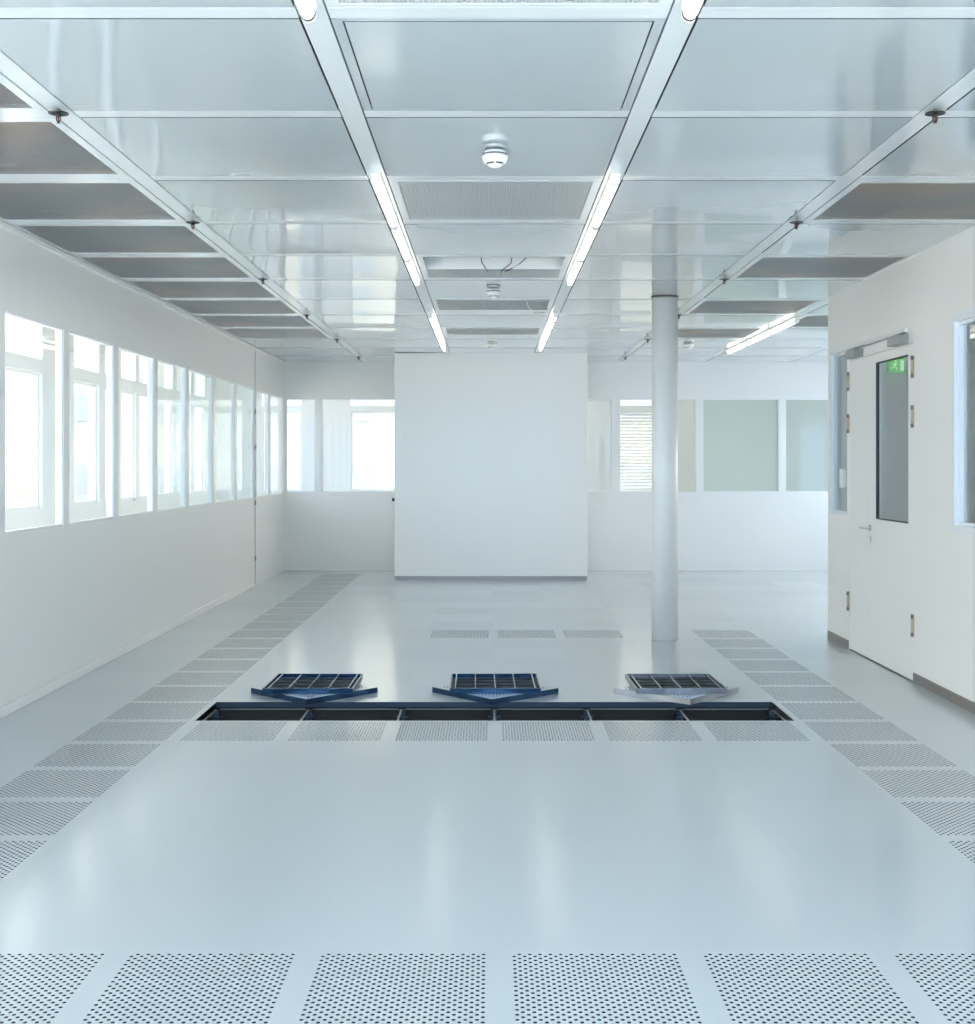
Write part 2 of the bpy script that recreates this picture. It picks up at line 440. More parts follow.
# long rails
rx = [(C+Wp*(c+.5)-.046, C+Wp*(c+.5)+.046, c) for c in range(-2, 4)]
for (a, b, c) in rx:
    rails.box(a, b, YB if c < 2 else 11.3, YF, CEIL+.0005, CEIL+.02)
struct(cm.build('ceiling', [M['ceil'], M['dark']]))
struct(rails.build('trim_1', M['ceil_rail'], bevel=.002))
# edge strip left + dark plenum above
struct(MBx(XL-.06, XFAR+.1, YB-.1, YF+.06, 3.42, 3.5).build('ceiling_slab', M['plenum']))
sh = MB()

for k in range(19): sh.box(XC, XL-.061, YB+1.2*k, YB+1.2*k+.08, 3.34, 3.42)
for k in range(9): sh.box(XL-.06+1.1*k, XL+.02+1.1*k, YF+.061, YC, 3.34, 3.42)
sh.box(XR+.09, 4.9, YB, 11.18, CEIL, CEIL+.03)
struct(sh.build('ceiling_corridor', M['white']))
struct(MB().box(XC, XL-.061, YB, YC, 3.422, 3.43).build('window_70', M['glass_roof']))  # unseen glass roof added to brighten the left corridor
struct(MBx(XL-.06, XFAR, YF+.061, YC, 3.422, 3.43).build('window_71', M['glass_roof_far']))  # unseen roof glazing added to light the far corridor walls
struct(MB().box(C+Wp*4.5-.047, XFAR, 11.3, YF, CEIL, CEIL+.02).build('ceiling_edge', M['ceil']))

# grilles
def grille_plate_mesh(w, l, pitch=.0135, hole=.0094, border=.0):
    m = MB(); nx, ny = int(w/pitch), int(l/pitch); px, py = w/nx, l/ny; d = .0015
    xs = []; 
    for i in range(nx): xs += [i*px, i*px+(px-hole)/2, i*px+(px+hole)/2]
    xs.append(w)
    ys = []
    for j in range(ny): ys += [j*py, j*py+(py-hole)/2, j*py+(py+hole)/2]
    ys.append(l)
    W = len(xs)
    for y in ys:
        for x in xs: m.v.append((x-w/2, y-l/2, 0))
    base2 = len(m.v)
    for j in range(len(ys)-1):
        for i in range(W-1):
            k = j*W+i
            if i % 3 == 1 and j % 3 == 1:
                q = [k, k+1, k+1+W, k+W]; b = len(m.v)
                m.v += [(m.v[t][0], m.v[t][1], d) for t in q]
                for t in range(4):
                    m.f.append([q[t], q[(t+1)%4], b+(t+1)%4, b+t]); m.mi.append(0); m.sm.append(False)
                continue
            m.f.append([k, k+W, k+W+1, k+1]); m.mi.append(0); m.sm.append(False)
    return m
def frame_mesh(x0, x1, y0, y1, ix0, ix1, iy0, iy1, z0, z1):
    m = MB()
    m.box(x0, x1, y0, iy0, z0, z1); m.box(x0, x1, iy1, y1, z0, z1)
    m.box(x0, ix0, iy0, iy1, z0, z1); m.box(ix1, x1, iy0, iy1, z0, z1)
    return m
PL = {}
def make_grille(c, k, kind):
    x0, x1 = cols[c]; x0 += .003; x1 -= .003
    if c == -2: x0 = XL+.01
    y0, y1 = YL[k]+.004, YL[k]+1.096
    gx, gy = (x0+x1)/2, (y0+y1)/2
    hw, hl = (x1-x0)/2, (y1-y0)/2
    r = empty('ceiling_grille', (gx, gy, CEIL))
    bw = .045 if kind != 'centre' else .043
    far = 0
    iy0, iy1 = -hl+.03, hl-.03
    if kind == 'centre' and k == 11: iy1 = hl-.33
    if kind == 'centre' and k == 13: iy1 = hl-.40
    if kind in ('left', 'right'): iy0, iy1 = -hl+.06, hl-.035
    frame_mesh(-hw, hw, -hl, hl, -hw+bw, hw-bw, iy0, iy1, 0, .02).build('grille_frame', M['ceil_rail'], r)
    key = (round(hw-bw, 3), round(iy1-iy0, 3))
    def plate(w, l):
        kk = (round(w,3), round(l,3), kind in ('left','right'))
        if kk not in PL: PL[kk] = grille_plate_mesh(w, l).mesh('perforated_plate', M['grille_alu'] if kk[2] else M['grille_white'])
        return PL[kk]
    if kind == 'open':
        for (a, b) in ((iy0, iy0+.05), (iy0+.60, iy1)):
            o = bpy.data.objects.new('perforated_plate', plate(2*(hw-bw), b-a)); COL.objects.link(o); o.parent = r
            o.location = (0, (a+b)/2, .003)
    else:
        o = bpy.data.objects.new('perforated_plate', plate(2*(hw-bw), iy1-iy0)); COL.objects.link(o); o.parent = r
        o.location = (0, (iy0+iy1)/2, .003)
    # filter housing above
    bm_ = MB(); zt = .22
    a, b = hw-.01, hl-.01
    if kind == 'open':
        bm_.box(-a, a, .085, .13, .005, zt); bm_.box(-a, a, -b, b, zt, zt+.01)
        bm_.build('filter_housing', M['white'], r)
    else:
        bm_.box(-a, a, -b, b, .06, .075)
        bm_.build('filter_housing', M['filter'], r)
    return r
cnt = {'left': 0, 'right': 0, 'centre': 0}
for (c, k), kind in sorted(grilles.items(), key=lambda t: t[0][1]):
    r = make_grille(c, k, kind)
    if kind == 'left':
        if k < 5:
            tag(r, f'perforated metal ceiling grille beside the left wall above the camera position, {ORD[k-1]} in line', 'ceiling grille', 'ceiling grilles along the left wall'); continue
        cnt['left'] += 1
        tag(r, f'grey perforated ceiling grille along the left wall, {ORD[cnt["left"]]} from the front', 'ceiling grille', 'ceiling grilles along the left wall')
    elif kind == 'right':
        if c == 3:
            tag(r, 'dark perforated ceiling grille right of the angled lamp row near the far right', 'ceiling grille', 'ceiling grilles on the right'); continue
        cnt['right'] += 1
        tag(r, f'grey perforated ceiling grille on the right side, {ORD[cnt["right"]]} from the front', 'ceiling grille', 'ceiling grilles on the right')
    elif kind == 'open':
        tag(r, 'half open ceiling grille in the middle strip with bright housing and hanging wires', 'ceiling grille', 'ceiling grilles in the middle strip')
    else:
        d = {4: 'white perforated ceiling grille cut off by the top edge of the picture', 7: 'largest white perforated ceiling grille in the middle strip, behind the nearest smoke detector',
             11: 'white ceiling grille in the middle strip with a loose white cable hanging from it', 13: 'farthest and narrowest ceiling grille in the middle strip'}[k]
        tag(r, d, 'ceiling grille', 'ceiling grilles in the middle strip')
# loose wires at the open grille
def wire(pts, r, m, lab):
    o = MB().tube(pts, r).build('hanging_wire', M[m]); tag(o, lab, 'wire', 'wires hanging from the ceiling grilles')
wire([(C-.10, 9.60, CEIL+.12), (C-.09, 9.60, CEIL+.05), (C-.06, 9.58, CEIL+.0), (C-.05, 9.62, CEIL-.012), (C-.04, 9.72, CEIL+.001)], .004, 'wire', 'dark wire hanging in the open ceiling grille, leftmost of three')
wire([(C+.14, 9.60, CEIL+.12), (C+.13, 9.58, CEIL+.04), (C+.06, 9.60, CEIL-.01), (C+.06, 9.72, CEIL+.001)], .004, 'wire', 'dark wire hanging straight in the open ceiling grille, middle of three')
wire([(C+.26, 9.60, CEIL+.10), (C+.20, 9.58, CEIL+.04), (C+.12, 9.60, CEIL-.005), (C+.09, 9.74, CEIL+.001)], .004, 'wire', 'dark slanting wire in the open ceiling grille, rightmost of three')
wire([(C+.30, 11.5, CEIL+.003), (C+.33, 11.75, CEIL-.03), (C+.38, 12.0, CEIL-.045), (C+.46, 12.15, CEIL-.03), (C+.53, 12.18, CEIL+.001)], .005, 'cable', 'white cable sagging across the middle strip ceiling grille')

# ------------------------------------------------------------------ fluorescent battens
def batten():
    r = empty('ceiling_lamp', (0,0,0)); l = 1.22
    MBx(-.026,.026, .005, l-.005, -.018, 0).build('lamp_body', M['plastic'], r, bevel=.003)
    MB().lathe([(.019,.035),(.0215,.04),(.0215,l-.04),(.019,l-.035)], (0,0,-.040), 20, axis='Y').build('tube', M['tube'], r)
    for y, s in ((.004, 1), (l-.030, -1)):
        q = MB(); q.lathe([(.012,0),(.024,.004),(.024,.026)], (0,y,-.040), 16, axis='Y'); q.box(-.02,.02,y,y+.026,-.03,-.016)
        e = q.build('end_cap', M['plastic'], r)
        yy = y+.0255 if s > 0 else y-.0015
        MB().lathe([(.0245,0),(.0245,.004)], (0,yy,-.040), 16, axis='Y').build('seal_ring', M['black'], e)
    return r
lp = None
def lamp(x, y, label, grp):
    global lp
    if lp is None: lp = o = batten()
    else: o = copy_tree(lp)
    o.location = (x, y, CEIL); tag(o, label, 'ceiling lamp', grp); return o
for side, rxc in (('left', C-Wp/2), ('right', C+Wp/2)):
    for gi, (ys, gname) in enumerate(((.38, 'nearest row'), (6.42, 'middle row'), (12.30, 'farthest row'))):
        for j in range(3):
            o = lamp(rxc, ys+1.235*j, f'fluorescent lamp on the {side} centre rail, {ORD[j+1]} of the {gname}', f'tube lamps on the {side} centre rail')
            if side == 'right' and gi == 2 and j == 0:
                MB().lathe([(.014,-.075),(.016,-.07),(.012,-.055)], (0,.35,0), 12).build('indicator_light', M['red'], o)
for j in range(3):
    lamp(C+Wp*2.5+.01, 12.72+1.235*j, f'slanting white tube lamp near the far right, {ORD[j+1]} of three from the front', 'tube lamps at the far right')

# ------------------------------------------------------------------ smoke detectors
def detector():
    r = empty('smoke_detector', (0,0,0))
    MB().lathe([(.048,0),(.050,-.004),(.050,-.014),(.046,-.016)][::-1], n=32).build('mounting_base', M['plastic'], r)
    MB().lathe([(.060,-.0161),(.060,-.021)][::-1], n=32).build('shadow_gap', M['dark'], r)
    MB().lathe([(.060,-.0211),(.061,-.030),(.052,-.055),(.044,-.058)][::-1], n=32).build('detector_head', M['plastic'], r)
    for a in (-55, -125):
        q = MB(); pts = [(.041*math.cos(math.radians(a+t)), .041*math.sin(math.radians(a+t)), -.061) for t in range(-28, 29, 7)]
        q.tube(pts, .0035); q.build('smoke_slot', M['dark'], r)
    MB().lathe([(.036,-.0581),(.036,-.066),(.022,-.075),(.006,-.078)][::-1], n=24).build('sensor_cap', M['plastic'], r)
    return r
dp = None
for x, y, lab in ((C-.005, 5.98, 'nearest white smoke detector in front of the largest middle grille'),
                  (C, 10.72, 'small smoke detector in the middle strip between the second and third grille'),
                  (C, 15.45, 'farthest smoke detector in the middle strip, just before the white block'),
                  (2.41, 15.45, 'small white smoke detector right of the round column')):
    o = detector() if dp is None else copy_tree(dp); dp = dp or o
    o.location = (x, y, CEIL); tag(o, lab, 'smoke detector', 'smoke detectors on the ceiling')

# ------------------------------------------------------------------ sprinklers
def sprinkler():
    r = empty('sprinkler_head', (0,0,0))
    MB().lathe([(.008,.001),(.008,-.012)][::-1], n=12).build('pipe_stub', M['chrome'], r)
    MB().lathe([(.040,-.014),(.041,-.017),(.028,-.012),(.006,-.010)][::-1], n=24).build('escutcheon', M['black'], r)
    q = MB().lathe([(.010,-.017),(.012,-.024),(.009,-.030)][::-1], n=12)
    q.tube([(.009,0,-.028),(.008,0,-.042),(.002,0,-.054)], .003); q.tube([(-.009,0,-.028),(-.008,0,-.042),(-.002,0,-.054)], .003)
    q.build('nozzle', M['black'], r)
    MB().lathe([(.0035,-.030),(.0035,-.050)][::-1], n=8).build('glass_bulb', M['bulb'], r)
    MB().lathe([(.007,-.054),(.008,-.056)][::-1], n=12).build('deflector', M['black'], r)
    return r
sp = None
for side, x in (('left', C-Wp*1.5), ('right', C+Wp*1.5)):
    for j, y in enumerate((5.28, 7.67, 10.03, 12.45, 14.9, 17.35)):
        o = sprinkler() if sp is None else copy_tree(sp); sp = sp or o
        o.location = (x, y, CEIL)
        tag(o, f'small black sprinkler head on the {side} ceiling rail, {ORD[j+1]} from the front', 'sprinkler', f'sprinkler heads on the {side} ceiling rail')

# ------------------------------------------------------------------ walls
def window(n, glassbox, frames, gm, axis='X', fm='frame'):
    o = struct(MBx(*glassbox).build(f'window_{n}', gm))
    if frames:
        q = MB()
        for f in frames: q.box(*f)
        q.build('window_frame', M[fm], o, bevel=.002)
    return o
def frames_x(x0, x1, y0, y1, z0, z1, w=.02):
    return [(x0,x1,y0,y0+w,z0,z1),(x0,x1,y1-w,y1,z0,z1),(x0,x1,y0+w,y1-w,z0,z0+w),(x0,x1,y0+w,y1-w,z1-w,z1)]
def frames_y(x0, x1, y0, y1, z0, z1, w=.02):
    return [(x0,x0+w,y0,y1,z0,z1),(x1-w,x1,y0,y1,z0,z1),(x0+w,x1-w,y0,y1,z0,z0+w),(x0+w,x1-w,y0,y1,z1-w,z1)]
def wall_with_openings_x(name, x0, x1, ya, yb, ztop, ops, m):
    """wall running along Y with openings (y0,y1,z0,z1)"""
    q = MB(); ops = sorted(ops); y = ya
    for (a, b, z0, z1) in ops:
        if a > y: q.box(x0, x1, y, a, 0, ztop)
        if z0 > 0: q.box(x0, x1, a, b, 0, z0)
        if z1 < ztop: q.box(x0, x1, a, b, z1, ztop)
        y = b
    if y < yb: q.box(x0, x1, y, yb, 0, ztop)
    return struct(q.build(name, m))
def wall_with_openings_y(name, y0, y1, xa, xb, ztop, ops, m):
    q = MB(); ops = sorted(ops); x = xa
    for (a, b, z0, z1) in ops:
        if a > x: q.box(x, a, y0, y1, 0, ztop)
        if z0 > 0: q.box(a, b, y0, y1, 0, z0)
        if z1 < ztop: q.box(a, b, y0, y1, z1, ztop)
        x = b
    if x < xb: q.box(x, xb, y0, y1, 0, ztop)
    return struct(q.build(name, m))
ZT = 3.42
# left partition
lw = [(7.81+1.193*k, 7.81+1.193*k+1.078, Z0L, Z1L) for k in range(-8, 7)]
lw2 = [(16.26, 17.16, Z0L, Z1L), (17.26, 18.24, Z0L, Z1L)]
wall_with_openings_x('wall_left', XL-.06, XL, YB, YF, ZT, lw+lw2, M['wall'])
wn = 1
for (a, b, z0, z1) in lw+lw2:
    hz = a > 11 and a < 16
    window(wn, (XL-.036, XL-.028, a+.012, b-.012, z0+.012, z1-.012), frames_x(XL-.052, XL-.008, a, b, z0, z1, .013), M['glass_hazy'] if hz else M['glass']); wn += 1
# vertical joint with hinges at the end of the long partition
j = MB().box(XL, XL+.008, 16.10, 16.108, .02, CEIL-.04); o = struct(j.build('trim_3', M['closer']))
for z in (.35, 1.05, 1.75, 2.2): MBx(XL+.0005, XL+.018, 16.085, 16.10, z-.03, z+.03).build('hinge', M['steel'], o)
struct(MBx(XL, XL+.03, YB, YF-.001, CEIL-.035, CEIL-.003).build('trim_4', M['wall'], bevel=.004))
struct(MBx(XL, XL+.012, YB, 16.0, .0005, .07).build('baseboard_left', M['wall'], bevel=.003))
# far wall
bw = [(-2.945, -2.52, Z0W, Z1W), (-2.43, -1.30, Z0W, Z1W), (.66, 1.76, Z0W, Z1W), (1.87, 2.97, Z0W, Z1W), (3.07, 4.17, Z0W, Z1W), (4.26, 5.36, Z0W, Z1W)]
wall_with_openings_y('wall_far', YF, YF+.06, XL-.06, XFAR, ZT, bw, M['wall'])
for i, (a, b, z0, z1) in enumerate(bw):
    window(wn, (a+.012, b-.012, YF+.028, YF+.036, z0+.012, z1-.012), frames_y(a, b, YF+.008, YF+.052, z0, z1, .013), M['glass_frost'] if i >= 4 else M['glass']); wn += 1
# right partition (ends at y = 11.24) with window, narrow window and double door
YE = 11.24
rw = [(-1.5, 2.2, 1.10, 2.50), (2.4, 6.4, 1.10, 2.50), (6.9, 8.22, 1.10, 2.50), (10.60, 11.16, 1.10, 2.51)]
DY0, DY1, DZ = 8.98, 10.575, 2.40
wall_with_openings_x('wall_right', XR, XR+.08, YB, YE, ZT, rw+[(DY0, DY1, 0, DZ)], M['wall_lit_warm'])
for i, (a, b, z0, z1) in enumerate(rw):
    w = .05 if i != 3 else .02
    fr = frames_x(XR-.006, XR+.075, a, b, z0, z1, w)
    o = window(wn, (XR+.045, XR+.053, a+w-.004, b-w+.004, z0+w-.004, z1-w+.004), fr, M['glass_door'], fm='frame')
    q = MB()
    for f in frames_x(XR+.02, XR+.06, a+w, b-w, z0+w, z1-w, .022): q.box(*f)
    q.build('inner_bead', M['frame'], o)
    wn += 1
struct(MBx(XR+.08, XFAR, YE-.08, YE, 0, ZT).build('wall_return', M['wall']))
struct(MBx(4.9, 5.0, YB, YE-.08, 0, .8).box(4.9, 5.0, YB, YE-.08, 2.8, ZT).box(4.9, 5.0, YB, 1.0, .8, 2.8).box(4.9, 5.0, 6.0, YE-.08, .8, 2.8).build('wall_side_room', M['room_grey']))
window(90, (4.94, 4.948, 1.0, 6.0, .8, 2.8), frames_x(4.92, 4.98, 1.0, 6.0, .8, 2.8, .05), M['glass'])  # unseen window added to brighten the side room
struct(MBx(XR+.085, 4.9, YE-.09, YE-.082, 0, CEIL).build('wall_side_room_end', M['room_grey']))
wall_with_openings_x('wall_far_right', XFAR, XFAR+.1, YE-.08, YC, ZT, [(11.8,13.9,.8,2.3),(14.1,16.2,.8,2.3),(16.4,18.2,.8,2.3)], M['wall'])  # unseen windows added to light the far end of the hall
for a, b in ((11.8,13.9),(14.1,16.2),(16.4,18.2)):
    window(wn, (XFAR+.05, XFAR+.058, a+.01, b-.01, .81, 2.29), frames_x(XFAR+.02, XFAR+.09, a, b, .8, 2.3, .04), M['glass']); wn += 1
# steel plinths
struct(MBx(XR-.006, XR, YB, DY0-.015, .004, .075).build('baseboard_right', M['steel']))
struct(MBx(XR-.006, XR, DY1+.015, YE, .004, .075).build('baseboard_right_end', M['steel']))

# double door
d = struct(empty('door_1', (XR, DY0, 0)))
def P(x0,x1,y0,y1,z0,z1): return (x0, x1, y0-DY0, y1-DY0, z0, z1)
ym = 10.07
fr = MB()
for f in ((.0,.075,0,.004,0,DZ-.004),(.0,.075,DY1-DY0-.004,DY1-DY0,0,DZ-.004),(.0,.075,0,DY1-DY0,DZ-.004,DZ)): fr.box(*f)
fr.build('door_frame', M['wall_lit_warm'], d)
# main leaf with glass opening
g0, g1, gz0, gz1 = 9.095, 9.865, 1.115, 2.325
leaf = MB()
y0_, y1_, yt = 8.986, ym-.003, DZ-.006
leaf.box(*P(.004,.05,y0_,g0,.012,yt)); leaf.box(*P(.004,.05,g1,y1_,.012,yt))
leaf.box(*P(.004,.05,g0,g1,.012,gz0)); leaf.box(*P(.004,.05,g0,g1,gz1,yt))
ml = leaf.build('door_leaf', M['wall_lit_warm'], d)
MBx(*P(.018,.026,g0+.002,g1-.002,gz0+.002,gz1-.002)).build('door_glass', M['glass_door'], ml)
q = MB()
for f in frames_x(.006,.030,g0-DY0+.0005,g1-DY0-.0005,gz0+.0005,gz1-.0005,.009): q.box(*f)
q.build('glass_seal', M['black'], ml)
q = MB(); yy = 10.005-DY0
q.lathe([(.024,-.006),(.024,.003)], (-.001,yy,1.04), 20, axis='X')
q.tube([(.0,yy,1.04),(-.045,yy,1.04),(-.055,yy-.004,1.04),(-.055,yy-.02,1.04),(-.055,yy-.11,1.04)][:3]+[(-.055,yy+.02,1.04),(-.052,yy+.10,1.04)], .009, 8)
q.build('door_handle', M['chrome'], ml)
q = MB(); q.lathe([(.016,-.005),(.016,.003)], (-.001,yy,.955), 16, axis='X'); q.box(-.012,.0,yy-.005,yy+.005,.93,.955)
q.build('lock_cylinder', M['chrome'], ml)
sl = MBx(*P(.004,.05,ym+.003,DY1-.007,.012,yt)).build('door_leaf', M['wall_lit_warm'], d)
for yy, pr in ((DY0-.012, ml), (DY1+.005, sl)):
    for z in (2.225, 1.875, .405):
        q = MB(); q.lathe([(.009,-.05),(.009,.05)], (-.012,yy-DY0,z), 10)
        q.box(-.004,0.0,yy-DY0-.014,yy-DY0+.014,z-.075,z+.075)
        h = q.build('hinge', M['brass'], pr)
        MB().lathe([(.010,.0505),(.010,.078)], (-.012,yy-DY0,z), 10).lathe([(.010,-.078),(.010,-.0505)], (-.012,yy-DY0,z), 10).build('hinge_cap', M['steel'], h)
cl = MBx(*P(-.030,0,9.08,10.54,2.482,2.508)).build('closer_rail', M['white'], d, bevel=.002)
for a, b in ((9.08,9.34),(10.18,10.44)):
    MBx(*P(-.072,0,a,b,2.398,2.463)).build('door_closer', M['closer'], d, bevel=.003)
MB().tube([(-.045,.02,2.468),(-.05,.75,2.463),(-.045,1.5,2.468)], .005).build('closer_arm', M['steel'], d)
MBx(.0,.05,.0,DY1-DY0,.0005,.006).build('threshold', M['steel'], d)

# switch on the narrow window
s = empty('door_switch', (XR, 10.72, 1.42), 'small white switch box on the narrow window left of the door', 'switch')
MBx(-.035, -.006, -.03, .03, -.08, .08).build('switch_housing', M['plastic'], s, bevel=.004)
MBx(-.038, -.0351, -.02, .02, -.03, .03).build('push_plate', M['white'], s)
# small bracket that carries the switch on the frame
MBx(-.0059, .005, -.028, .028, -.07, .07).build('bracket', M['plastic'], s)

# exit sign inside the side room
es = empty('exit_sign', (3.545, YE-.125, 2.40), 'glowing green emergency exit sign seen through the door glass', 'exit sign')
MBx(-.07, .07, -.012, .03, -.062, .062).build('sign_box', M['green'], es, bevel=.003)
q = MB(); yv = -.0135
def poly(pts): q.face([(x, yv, z) for x, z in pts])
q.box(.028,.060,-.014,-.0125,-.045,.045)                 # bright doorway
q.build('doorway_symbol', M['green_light'], es)
q = MB()
q.lathe([(.009,-.0145),(.009,-.0125)], (-.012,0,.034), 12, axis='Y')
def limb(a, b, w):
    a = Vector((a[0],0,a[1])); b = Vector((b[0],0,b[1])); dd = (b-a).normalized(); n = Vector((-dd.z,0,dd.x))*w/2
    p = [a-n, b-n, b+n, a+n]
    q.face([(v.x,-.0145,v.z) for v in p])
limb((-.014,.022),(-.022,-.006),.014); limb((-.022,-.004),(-.004,-.022),.008); limb((-.004,-.022),(-.008,-.044),.007)
limb((-.022,-.004),(-.036,-.022),.008); limb((-.036,-.022),(-.055,-.024),.007)
limb((-.014,.018),(.006,.004),.006); limb((-.016,.018),(-.038,.008),.006); limb((-.038,.008),(-.044,-.006),.005)
q.build('running_figure', M['green_light'], es)
MB().tube([(0,.01,.062),(0,.01,CEIL-2.40)], .004).build('hanger', M['white'], es)

# central block and plinth
struct(MBx(-1.262, 1.288, 16.86, 17.9, .055, CEIL-.0005).build('wall_block', M['block'], bevel=.004))
struct(MBx(-1.255, 1.281, 16.868, 17.89, .0005, .055).build('baseboard_block', M['steel']))
o = tag(MBx(-1.30, -1.2625, 16.9, 16.94, 1.045, 1.085).build('wall_hook', M['black'], bevel=.004), 'tiny dark hook on the left edge of the white block', 'hook')
o = tag(MBx(-.97, -.93, 16.848, 16.8595, 1.48, 1.50).build('wall_plate', M['white'], bevel=.002), 'tiny white plate on the front of the white block', 'plate')

# column
cl = empty('round_column', (1.535, 11.2, 0), 'white round column standing in front of the far windows', 'column')
MB().lathe([(.113,.0005),(.113,CEIL-.012)], n=64).build('column_shaft', M['column'], cl)
MB().lathe([(.124,CEIL-.006),(.124,CEIL-.002)], n=64).build('column_collar', M['steel'], cl)

# ------------------------------------------------------------------ outer facades
# left facade: windows with transom
def outer_window_x(y0, y1, mullions):
    pass
fo = []       # openings y0,y1,z0,z1
segs = [(10.75,12.10),(13.02,13.86),(14.08,14.52),(14.68,15.30),(15.44,16.04),(16.3,17.1),(17.3,18.1),(18.3,19.0)]
y = 10.3
near = []  # unseen nearer windows, made full height for more daylight
while y > YB+1.3:
    near.append((y-1.05, y)); y -= 1.35
for a, b in segs+near:
    fo.append((a, b, 1.12, 2.40)); 
q = MB()
allseg = sorted(segs+near); yy = YB
for a, b in allseg:
    q.box(XC-.12, XC, yy, a, 0, ZT); q.box(XC-.12, XC, a, b, 0, .06 if b < 10.4 else 1.12); q.box(XC-.12, XC, a, b, 2.40, 2.53); q.box(XC-.12, XC, a, b, 2.96, ZT); yy = b
q.box(XC-.12, XC, yy, YC, 0, ZT)
struct(q.build('wall_facade_left', M['frame']))
for a, b in allseg:
    zl = .06 if b < 10.4 else 1.12
    o = window(wn, (XC-.064, XC-.056, a+.005, b-.005, zl+.005, 2.395), frames_x(XC-.08, XC-.03, a, b, zl, 2.40, .03), M['glass']); wn += 1
    q = MB(); q.box(XC-.064, XC-.056, a+.02, b-.02, 2.55, 2.94); q.build('transom_glass', M['glass'], o)
    if abs(a-10.75) < .01:
        q = MB(); hy = a+.12; q.tube([(XC,hy,1.58),(XC+.05,hy,1.60),(XC+.05,hy,1.80),(XC,hy,1.82)], .01, 8); q.build('window_handle', M['frame'], o)
# far facade
segy = [(-3.55,-2.93,1),( -2.17,-.9,1),(1.98,2.68,2),(3.3,4.0,1)]  # last opening added to light the corridor behind the frosted panes
q = MB(); xx = XC-.12
for a, b, t in segy:
    q.box(xx, a, YC, YC+.12, 0, ZT); q.box(a, b, YC, YC+.12, 0, 1.12); q.box(a, b, YC, YC+.12, 2.36, 2.445); q.box(a, b, YC, YC+.12, 2.66, ZT); xx = b
q.box(xx, XFAR+.1, YC, YC+.12, 0, ZT)
struct(q.build('wall_facade_far', M['frame']))
for a, b, t in segy:
    o = window(wn, (a+.005, b-.005, YC+.056, YC+.064, 1.125, 2.355), frames_y(a, b, YC+.03, YC+.08, 1.12, 2.36, .03), M['glass']); wn += 1
    MBx(a+.01, b-.01, YC+.056, YC+.064, 2.455, 2.65).build('transom_glass', M['glass'], o)
    if t == 2:
        bl = empty('window_blind', ((a+b)/2, YC-.03, 2.36), 'white slatted blind lowered in the window left of the round column', 'blind')
        MBx(-(b-a)/2, (b-a)/2, -.02, .02, -.03, 0).build('head_rail', M['white'], bl)
        for k in range(24):
            z = -.055-.05*k
            sl_ = MBx(-(b-a)/2+.01, (b-a)/2-.01, -.022, .022, z-.001, z+.001, rot=Matrix.Rotation(math.radians(50),3,'X'), piv=(0,0,z))
            sl_.build('slat', M['blind'], bl)
# wall behind the camera: unseen glazing, made full width to let more daylight in
fw = [(-2.9,-1.0,.06,2.97),(-.94,.94,.06,2.97),(1.0,2.9,.06,2.97)]
wall_with_openings_y('wall_behind', YB-.12, YB, XC, 5.0, ZT, fw, M['wall'])
for (a, b, z0, z1) in fw:
    window(wn, (a+.01, b-.01, YB-.064, YB-.056, z0+.01, z1-.01), frames_y(a, b, YB-.09, YB-.03, z0, z1, .05), M['glass']); wn += 1

# ------------------------------------------------------------------ outside
struct(MBx(-60, 60, YC+.3, 80, -4.2, -4).build('ground', M['ground']))
struct(MBx(-60, XC-.3, -40, YC+.3, -4.2, -4).build('ground_side', M['ground']))
struct(MBx(XL-.06, XFAR+.1, YB-.1, YF+.06, 3.5, 20).box(XC-.12, XL-.061, YB-.1, YB+1.5, 3.5, 20).build('wall_added_sun_block', M['frame']))  # unseen mass added to keep sun off the outside and corridor roof
struct(MBx(-60, 30, 17.4, 18.3, 10, 34).build('wall_added_sun_screen', M['frame']))  # unseen raised slab added to shade the far building
def building(x0, x1, y0, y1, h, lab, face, nw=6):
    r = empty('building', ((x0+x1)/2, (y0+y1)/2, -4), lab, 'building', 'pale buildings outside the windows')
    cx, cy = (x0+x1)/2, (y0+y1)/2
    MBx(x0-cx, x1-cx, y0-cy, y1-cy, 0.001, h).build('building_wall', M['outside'], r)
    n = 0
    for lv in range(int(h//3)):
        for i in range(nw):
            if face == 'y':
                a = x0+(x1-x0)*(i+.25)/nw; q = MBx(a-cx, a-cx+(x1-x0)/nw/2, y0-cy-.06, y0-cy-.005, 1+3*lv, 2.5+3*lv)
            else:
                a = y0+(y1-y0)*(i+.25)/nw; q = MBx(x1-cx+.005, x1-cx+.06, a-cy, a-cy+(y1-y0)/nw/2, 1+3*lv, 2.5+3*lv)
            q.build('building_window', M['outside_glass'], r)
building(-42, 16, 44, 54, 11.7, 'pale cream building seen through the far windows', 'y', 18)
building(-34, -24, 8, 40, 7.6, 'pale cream building seen through the left windows', 'x')

# ------------------------------------------------------------------ world light
w = bpy.data.worlds.new('sky'); S.world = w; w.use_nodes = True
nt = w.node_tree; bg = nt.nodes['Background']
tc = nt.nodes.new('ShaderNodeTexCoord'); sx = nt.nodes.new('ShaderNodeSeparateXYZ'); nt.links.new(tc.outputs['Generated'], sx.inputs[0])
mr = nt.nodes.new('ShaderNodeMapRange'); mr.inputs['From Min'].default_value = -.9; mr.inputs['From Max'].default_value = .8
nt.links.new(sx.outputs['Y'], mr.inputs['Value'])
rp = nt.nodes.new('ShaderNodeValToRGB')
rp.color_ramp.elements[0].color = (.42,.70,1.08,1); rp.color_ramp.elements[1].color = (.95,.92,.86,1)
ee = rp.color_ramp.elements.new(.42); ee.color = (1.10,.97,.83,1)
nt.links.new(mr.outputs[0], rp.inputs[0]); nt.links.new(rp.outputs[0], bg.inputs[0])
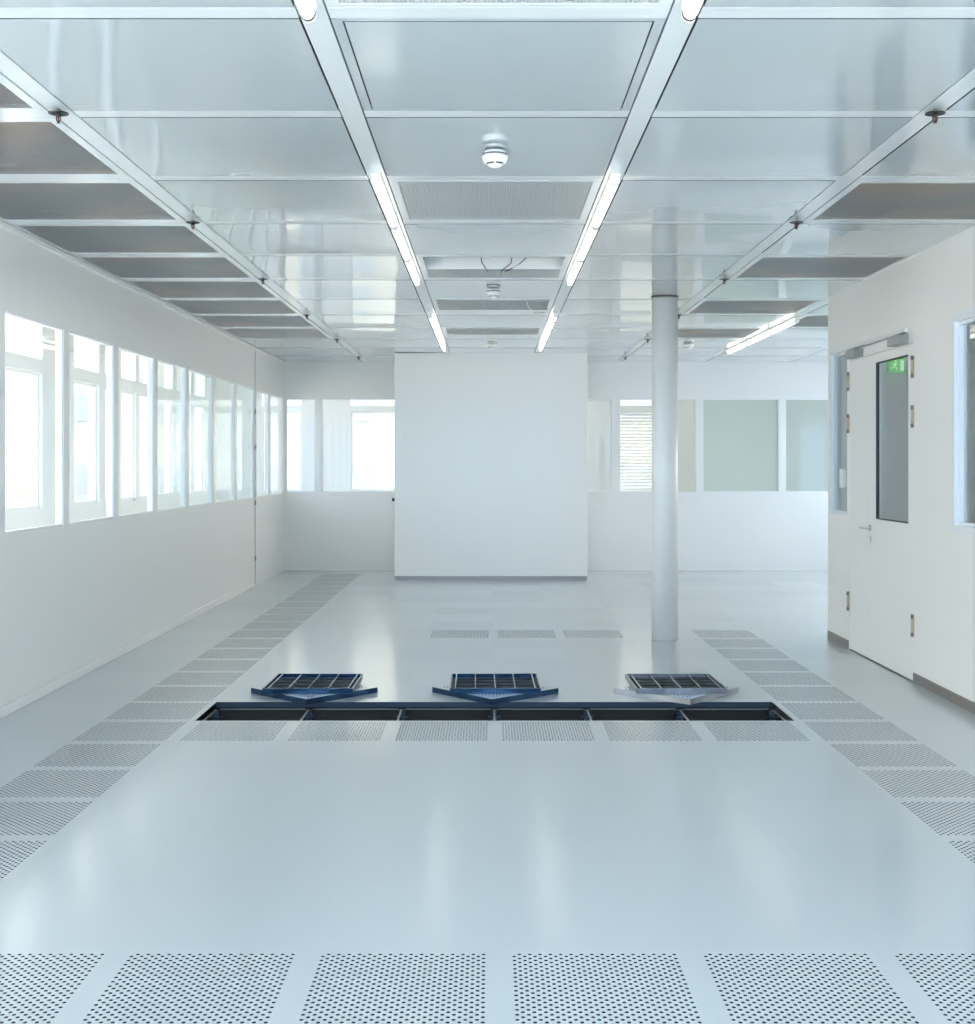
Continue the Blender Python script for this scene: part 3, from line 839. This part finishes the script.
bg.inputs[1].default_value = 1.85

sun = bpy.data.lights.new('sun', 'SUN'); sun.energy = 15; sun.angle = math.radians(1.5); sun.color = (1.0,.93,.84)
so = bpy.data.objects.new('sun', sun); COL.objects.link(so); so.rotation_euler = (math.radians(90-36), 0, math.radians(3))
def portal(name, loc, sx_, sy_, rot):
    l = bpy.data.lights.new(name, 'AREA'); l.shape = 'RECTANGLE'; l.size = sx_; l.size_y = sy_; l.energy = 1; l.cycles.is_portal = True
    o = bpy.data.objects.new(name, l); COL.objects.link(o); o.location = loc; o.rotation_euler = rot; return o
portal('daylight_portal_behind', (0, YB-.02, 1.7), 5.6, 2.4, (math.radians(90), 0, math.radians(0)))
portal('daylight_portal_left', (XL-.04, 8.2, 1.5), 20, 1.45, (math.radians(90), 0, math.radians(-90)))
portal('daylight_portal_right', (XFAR-.02, 15, 1.55), 6.4, 2.1, (math.radians(90), 0, math.radians(90)))
portal('daylight_portal_roof_left', ((XC+XL)/2-.03, 9, 3.4), 1.2, 21, (0,0,0))
portal('daylight_portal_roof_far', (1.5, (YF+YC)/2+.03, 3.4), 9, 1.3, (0,0,0))
portal('daylight_portal_far', (1.2, YF+.04, 1.8), 8.4, 1.32, (math.radians(90), 0, math.radians(180)))

# ------------------------------------------------------------------ camera
cam = bpy.data.cameras.new('camera'); co = bpy.data.objects.new('camera', cam); COL.objects.link(co)
co.location = (0, 0, EYE); co.rotation_euler = (math.radians(90), 0, 0)
cam.sensor_fit = 'HORIZONTAL'; cam.sensor_width = 36; cam.lens = F/975*36
cam.shift_x = -(CX-487.5)/975; cam.shift_y = -(512-HY)/975
cam.clip_start = .05; cam.clip_end = 300
S.camera = co
cy = S.cycles
cy.max_bounces = 12; cy.diffuse_bounces = 8; cy.glossy_bounces = 6; cy.transparent_max_bounces = 24; cy.transmission_bounces = 8
cy.use_denoising = True; cy.sample_clamp_indirect = 6
try: cy.caustics_reflective = False; cy.caustics_refractive = False
except Exception: pass
S.view_settings.view_transform = 'Standard'; S.view_settings.look = 'None'; S.view_settings.gamma = 1
S.view_settings.use_curve_mapping = False
S.view_settings.exposure = 1.72
